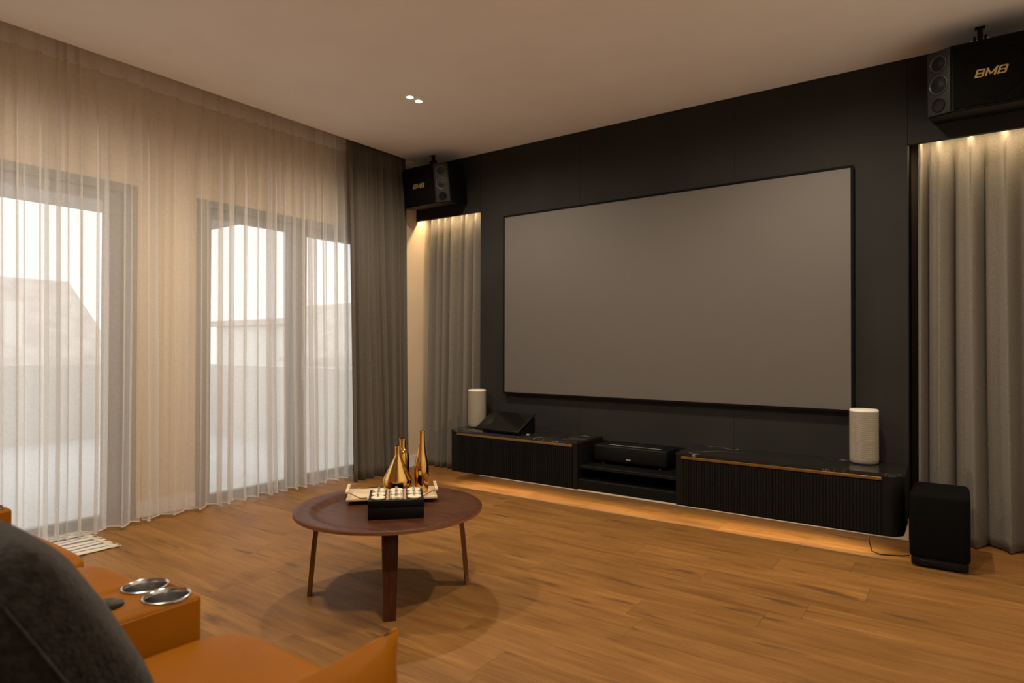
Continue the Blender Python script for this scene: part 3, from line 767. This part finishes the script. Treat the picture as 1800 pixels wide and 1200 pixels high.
bm = bmesh.new(); lathe(bm, [(max(r, 0.0005), z) for r, z in bot], 72, cap=False); mesh_obj('underside', bm, 'walnut', tb, smooth=True, auto=60)
feet = [(-1.948, 1.865), (-2.467, 1.843), (-1.950, 2.388), (-2.470, 2.375)]
for fx, fy in feet:
    dx, dy = fx-TX, fy-TY; rr = math.hypot(dx, dy); a = math.atan2(dy, dx)
    bm = bmesh.new(); ctl = [(rr, 0.0), (rr-0.010, 0.12), (rr-0.022, 0.25), (rr-0.032, 0.318), (rr-0.052, 0.348), (rr-0.095, 0.3585), (rr-0.17, 0.360)]
    wid = [0.052, 0.058, 0.066, 0.070, 0.070, 0.070, 0.070]; th = 0.017
    secs = []
    for i, (rad, z) in enumerate(ctl):
        p = ctl[max(i-1, 0)]; q = ctl[min(i+1, len(ctl)-1)]
        tx, tz = q[0]-p[0], q[1]-p[1]; l = math.hypot(tx, tz); nx, nz = tz/l, -tx/l
        w = wid[i]/2
        secs.append([bm.verts.new((rad+s*nx*th, v*w, z+s*nz*th)) for s, v in ((0, -1), (0, 1), (-1, 1), (-1, -1))])
    for s0, s1 in zip(secs, secs[1:]):
        for i in range(4): bm.faces.new((s0[i], s0[(i+1) % 4], s1[(i+1) % 4], s1[i]))
    bm.faces.new(secs[0]); bm.faces.new(secs[-1])
    o = mesh_obj('leg', bm, 'walnut', tb, smooth=True, auto=30); o.rotation_euler = (0, 0, a)
    o.data.materials.append(M['walnut_edge'])
    for p in o.data.polygons:
        if abs(p.normal.y) > 0.7: p.material_index = 1

A43 = math.radians(45.5)
# serving tray
ZD = TZ+0.0005
ux, uy = math.cos(A43), math.sin(A43)        # along the tray
nx_, ny_ = -uy, ux                            # away from the camera
trx, trY = -2.275+nx_*0.122, 2.190+ny_*0.122
tr = tag(empty('serving_tray', (trx, trY, ZD), (0, 0, A43)), 'pale wooden serving tray with brass rod handles under the gold bottles', 'tray')
bobj('board', 'tray_wood', tr, (-0.222, 0.222, -0.118, 0.118, 0.0, 0.012), bevel=0.003, seg=2)
for s in (-1, 1):
    h = bobj('handle_bar', 'tray_wood', tr, (s*0.219-0.008, s*0.219+0.008, -0.100, 0.085, 0.034, 0.046), bevel=0.003, seg=2)
    for yy in (-0.075, 0.075):
        yb = -0.11 if yy < 0 else 0.11
        tobj('handle_rod', 'tray_rod', tr, [(s*0.219, yy, 0.040), (s*0.155, yb, 0.0145), (s*0.120, yb, 0.0145)], 0.0028, 8)
# gold bottles on the tray
def on_tray(u, n): return (trx+ux*u+nx_*n, trY+uy*u+ny_*n, ZD+0.012)
def bottle(u, n, prof, label):
    o = lobj('gold_bottle', 'gold', None, prof, 48, auto=20); o.location = on_tray(u, n); tag(o, label, 'bottle', 'gold bottles on the tray')
bottle(0.026, -0.026, [(0.060, 0.0), (0.066, 0.003), (0.0705, 0.012), (0.0715, 0.068), (0.070, 0.078), (0.0135, 0.192), (0.0125, 0.200), (0.0125, 0.233), (0.0145, 0.236), (0.0145, 0.241), (0.011, 0.241), (0.010, 0.21), (0.001, 0.205)],
       'gold conical flask-shaped bottle, shortest of the three, on the tray')
bottle(0.052, 0.083, [(0.030, 0.0), (0.033, 0.004), (0.0345, 0.012), (0.0345, 0.165), (0.031, 0.187), (0.022, 0.204), (0.0165, 0.211), (0.0160, 0.217), (0.0160, 0.255), (0.0185, 0.258), (0.0185, 0.264), (0.013, 0.264), (0.012, 0.21), (0.001, 0.2)],
       'gold round-shouldered bottle behind the conical flask on the tray')
bottle(0.147, -0.005, [(0.030, 0.0), (0.034, 0.003), (0.0365, 0.010), (0.037, 0.11), (0.035, 0.140), (0.029, 0.172), (0.022, 0.203), (0.0175, 0.238), (0.0150, 0.302), (0.0165, 0.305), (0.0165, 0.311), (0.012, 0.311), (0.011, 0.25), (0.001, 0.24)],
       'tall slim gold wine-bottle vase at the right of the tray')
# game box
BH = 0.085
ZB = TZ-0.0178
gbx, gby = -2.143, 2.090
gb = tag(empty('game_box', (gbx, gby, ZB), (0, 0, A43)), 'black wooden noughts and crosses game box in front of the tray', 'box')
bobj('box_body', 'ebony', gb, (-0.124, 0.124, -0.114, 0.114, 0.0, BH*0.62), bevel=0.003, seg=2)
bobj('lid', 'ebony', gb, (-0.124, 0.124, -0.114, 0.114, BH*0.62+0.001, BH), bevel=0.003, seg=2)
for xx in (-0.039, 0.039):
    bobj('divider', 'strip_wood', gb, (xx-0.006, xx+0.006, -0.105, 0.105, BH, BH+0.003))
for yy in (-0.034, 0.034):
    bobj('divider', 'strip_wood', gb, (-0.115, -0.046, yy-0.002, yy+0.002, BH, BH+0.0015), (-0.032, 0.032, yy-0.002, yy+0.002, BH, BH+0.0015), (0.046, 0.115, yy-0.002, yy+0.002, BH, BH+0.0015))
rows = {'front': -0.070, 'middle': 0.0, 'back': 0.070}; cols = {'left': -0.081, 'centre': 0.0, 'right': 0.081}
kinds = {('back', 'left'): 'x', ('back', 'centre'): 'o', ('back', 'right'): 'o', ('middle', 'left'): 'o', ('middle', 'centre'): 'x', ('middle', 'right'): 'x',
         ('front', 'left'): 'o', ('front', 'centre'): 'x', ('front', 'right'): 'o'}
for rn, yy in rows.items():
    for cn, xx in cols.items():
        k = kinds[(rn, cn)]
        c, s = math.cos(A43), math.sin(A43)
        r = tag(empty('game_piece', (gbx+c*xx-s*yy, gby+s*xx+c*yy, ZB+BH+0.0005), (0, 0, A43)),
                '%s game piece with metal knob, %s row %s on the black box' % ('round cream nought' if k == 'o' else 'cream cross-shaped', rn, cn), 'game piece', 'noughts and crosses pieces')
        if k == 'o': lobj('disc', 'bone', r, [(0.0285, 0.0), (0.031, 0.002), (0.031, 0.006), (0.029, 0.008)], 28)
        else:
            bm = bmesh.new(); poly = []
            for q in range(4):
                a = PI/2*q+PI/4
                for da, rad in ((-0.32, 0.034), (0.0, 0.029), (0.32, 0.034), (PI/4, 0.014)):
                    poly.append((rad*math.cos(a+da), rad*math.sin(a+da)))
            prism(bm, poly, 0.0, 0.008); mesh_obj('cross', bm, 'bone', r)
        lobj('knob', 'pin_metal', r, [(0.006, 0.008), (0.004, 0.011), (0.0055, 0.0145), (0.007, 0.018), (0.0055, 0.0215), (0.0005, 0.023)], 14, cap=False)

# ------------------------------------------------------------------ striped mat
rg = tag(empty('striped_mat', (-4.19, 1.2, 0)), 'cream and grey striped fringed mat on the floor by the left terrace door', 'mat')
bm = bmesh.new(); nxm, nym = 24, 24
rndm = random.Random(3)
gv = [[bm.verts.new((-0.26+0.52*i/nxm, -0.45+0.86*j/nym, 0.0065+0.0025*math.sin(i*0.8+j*0.5))) for i in range(nxm+1)] for j in range(nym+1)]
for j in range(nym):
    for i in range(nxm): bm.faces.new((gv[j][i], gv[j][i+1], gv[j+1][i+1], gv[j+1][i]))
mo = mesh_obj('woven_field', bm, 'rug_stripe', rg, smooth=True)
md = mo.modifiers.new('thickness', 'SOLIDIFY'); md.thickness = 0.005
bm = bmesh.new()
for i in range(44):
    x = -0.255+0.51*i/43
    for e, y0 in ((1, 0.41), (-1, -0.45)):
        l = rndm.uniform(0.035, 0.06); dx = rndm.uniform(-0.012, 0.012)
        tube(bm, [(x, y0-e*0.002, 0.006), (x+dx*0.5, y0+e*l*0.5, 0.005), (x+dx, y0+e*l, 0.0035)], 0.0032, 5)
fr = mesh_obj('fringe', bm, 'fringe', rg, smooth=True); fr['kind'] = 'stuff'

# ------------------------------------------------------------------ leather sofa
sf = tag(empty('recliner_sofa', (-1.8, 0.30, 0)), 'tan orange leather recliner sofa with cup holder consoles in the foreground', 'sofa')
def P(o): o.parent = sf; o.matrix_parent_inverse = Matrix.Translation(-sf.location); return o
def seat(x0, x1):
    hx = (x1-x0)/2-0.002; cx = (x0+x1)/2; y0, y1 = 0.02, 0.86; cy = (y0+y1)/2; hy = (y1-y0)/2
    def fn(p):
        q = p.copy(); u = p.x/hx; w = p.y/hy
        # crown, and a front that rolls over
        if p.z > 0:
            q.z += 0.022*(1-u*u)*(1-w*w)-0.012*(u**4)
            q.z -= 0.065*max(0, min(1, (0.45-w)/1.45))**1.2
        return q
    bm = bmesh.new(); superbox(bm, hx, hy, 0.085, 0.26, 48, 24, (cx, cy, 0.412), fn)
    P(mesh_obj('seat_cushion', bm, 'leather', None, smooth=True))
    bm = B((x0+0.004, x1-0.004, 0.08, 0.80, 0.06, 0.36), bevel=0.03, seg=3); P(mesh_obj('seat_base', bm, 'leather', None, smooth=True, auto=40))
    def fb(p):
        q = p.copy(); q.y -= 0.22*(p.z/0.3); return q
    bm = bmesh.new(); superbox(bm, hx, 0.10, 0.30, 0.30, 32, 20, (cx, -0.085, 0.76), fb)
    P(mesh_obj('backrest', bm, 'leather', None, smooth=True))
KX0, KX1 = -1.662, -1.447
seat(KX1+0.003, -0.895); seat(-2.205, KX0-0.003); seat(-2.755, -2.207)
def con(x0, x1, yf, zt):
    bm = B((x0, x1, -0.10, yf, 0.05, zt), bevel=0.012, seg=3)
    c = P(mesh_obj('console_arm', bm, 'leather', None, smooth=True, auto=40))
    def Q(o): o.parent = c; return o
    # seam along the right top edge and the front edge
    bm = bmesh.new(); tube(bm, [(x1-0.003, -0.05, zt-0.010), (x1-0.002, yf-0.012, zt-0.010)], 0.0022, 6); Q(mesh_obj('seam', bm, 'leather_seam', None, smooth=True))
    bm = bmesh.new(); tube(bm, [(x1-0.012, yf-0.002, zt-0.012), (x0+0.012, yf-0.002, zt-0.012)], 0.0022, 6); Q(mesh_obj('seam', bm, 'leather_seam', None, smooth=True))
    # two steel cup holders, recess and rim
    for cx in (x0+0.057, x1-0.054):
        cy = yf-0.056
        bm = bmesh.new(); lathe(bm, [(0.0515, zt+0.0005), (0.051, zt+0.003), (0.0485, zt+0.004), (0.0455, zt+0.0015), (0.0445, zt-0.006), (0.0425, zt-0.058), (0.001, zt-0.059)], 40, cap=False, c=(cx, cy, 0))
        Q(mesh_obj('cup_holder', bm, 'steel', None, smooth=True, auto=50))
    # the wells are cut out of the arm
    for cx in (x0+0.057, x1-0.054):
        bm = bmesh.new(); lathe(bm, [(0.0475, zt-0.062), (0.0475, zt+0.02)], 40, c=(cx, yf-0.056, 0))
        cut = mesh_obj('cutter', bm, None, None)
        bpy.context.view_layer.update()
        md = c.modifiers.new('well', 'BOOLEAN'); md.object = cut; md.operation = 'DIFFERENCE'; md.solver = 'EXACT'
        dg = bpy.context.evaluated_depsgraph_get(); me2 = bpy.data.meshes.new_from_object(c.evaluated_get(dg))
        c.modifiers.clear(); c.data = me2; bpy.data.objects.remove(cut, do_unlink=True)
    c.data.materials.clear(); c.data.materials.append(M['leather'])
    Q(lobj('control_pad', 'gloss_black', None, [(0.040, zt+0.0005), (0.040, zt+0.003), (0.036, zt+0.0045), (0.0005, zt+0.0045)], 36, c=(x0+0.105, yf-0.165, 0)))
    return c
con(KX0, KX1, 0.789, 0.57)
con(-2.976, -2.761, 0.808, 0.57)
# end arm: a padded panel with seamed, pinched edges
AXc, ATOP, AFR = -0.818, 0.650, 0.800
def arm():
    bm = bmesh.new(); ny, nz = 36, 26; y0, y1, z0, z1 = -0.12, AFR, 0.05, ATOP
    sides = []
    for s in (1, -1):
        g = []
        for j in range(nz+1):
            rowv = []
            for i in range(ny+1):
                u = i/ny; v = j/nz
                # distance to the front seam and the top seam
                fy = 1-max(0, (u-0.80)/0.20)**2.6; fz = 1-max(0, (v-0.70)/0.30)**2.4
                th = 0.072*max(fy, 0)**0.55*max(fz, 0)**0.55
                z = z0+(z1-z0)*v; y = y0+(y1-y0)*u
                z -= 0.007*(1-max(0, (u-0.85)/0.15)**1.5)*max(0, (v-0.6)/0.4)       # the corner stands up a little
                y -= 0.008*(1-max(0, (v-0.85)/0.15)**1.5)*max(0, (u-0.6)/0.4)
                pk = max(0, 1-math.hypot((1-u)*5, (1-v)*3.0))
                th += 0.004*math.sin(u*120+v*20)*pk
                rowv.append(bm.verts.new((AXc+s*(th+0.002), y, z)))
            g.append(rowv)
        sides.append(g)
        for j in range(nz):
            for i in range(ny): bm.faces.new((g[j][i], g[j][i+1], g[j+1][i+1], g[j+1][i]))
    a, b = sides
    for i in range(ny): bm.faces.new((a[nz][i], a[nz][i+1], b[nz][i+1], b[nz][i])); bm.faces.new((a[0][i], a[0][i+1], b[0][i+1], b[0][i]))
    for j in range(nz): bm.faces.new((a[j][ny], a[j+1][ny], b[j+1][ny], b[j][ny])); bm.faces.new((a[j][0], a[j+1][0], b[j+1][0], b[j][0]))
    o = P(mesh_obj('armrest', bm, 'leather', None, smooth=True))
    return o
arm()
for xx in (-2.9, -0.85):
    for yy in (0.0, 0.70):
        P(lobj('foot', 'satin_black', None, [(0.025, 0.0), (0.025, 0.062)], 14, c=(xx, yy, 0)))

# dark wool cushion leaning on the right-hand seat
cu = tag(empty('throw_cushion', (-1.212, 0.361, 0.694), (math.radians(29), 0, 0)), 'dark charcoal wool cushion leaning back on the leather seat beside the cup holders', 'cushion')
def cf(p):
    q = p.copy()
    k = (1-abs(p.x/0.215)**3)*(1-abs(p.z/0.19)**3)
    q.y *= 0.72+0.34*max(k, 0)
    return q
bm = bmesh.new(); superbox(bm, 0.215, 0.095, 0.19, 0.28, 48, 30, (0, 0, 0), cf)
mesh_obj('cover', bm, 'pillow_wool', cu, smooth=True)
bm = bmesh.new()
pts = []
for i in range(49):
    u = 2*PI*i/48
    sp = lambda v, e: math.copysign(abs(v)**e, v)
    pts.append((0.2155*sp(math.cos(u), 0.32), -0.010, 0.1903*sp(math.sin(u), 0.32)))
tube(bm, pts, 0.003, 6, caps=False); mesh_obj('piping', bm, 'pillow_wool', cu, smooth=True)
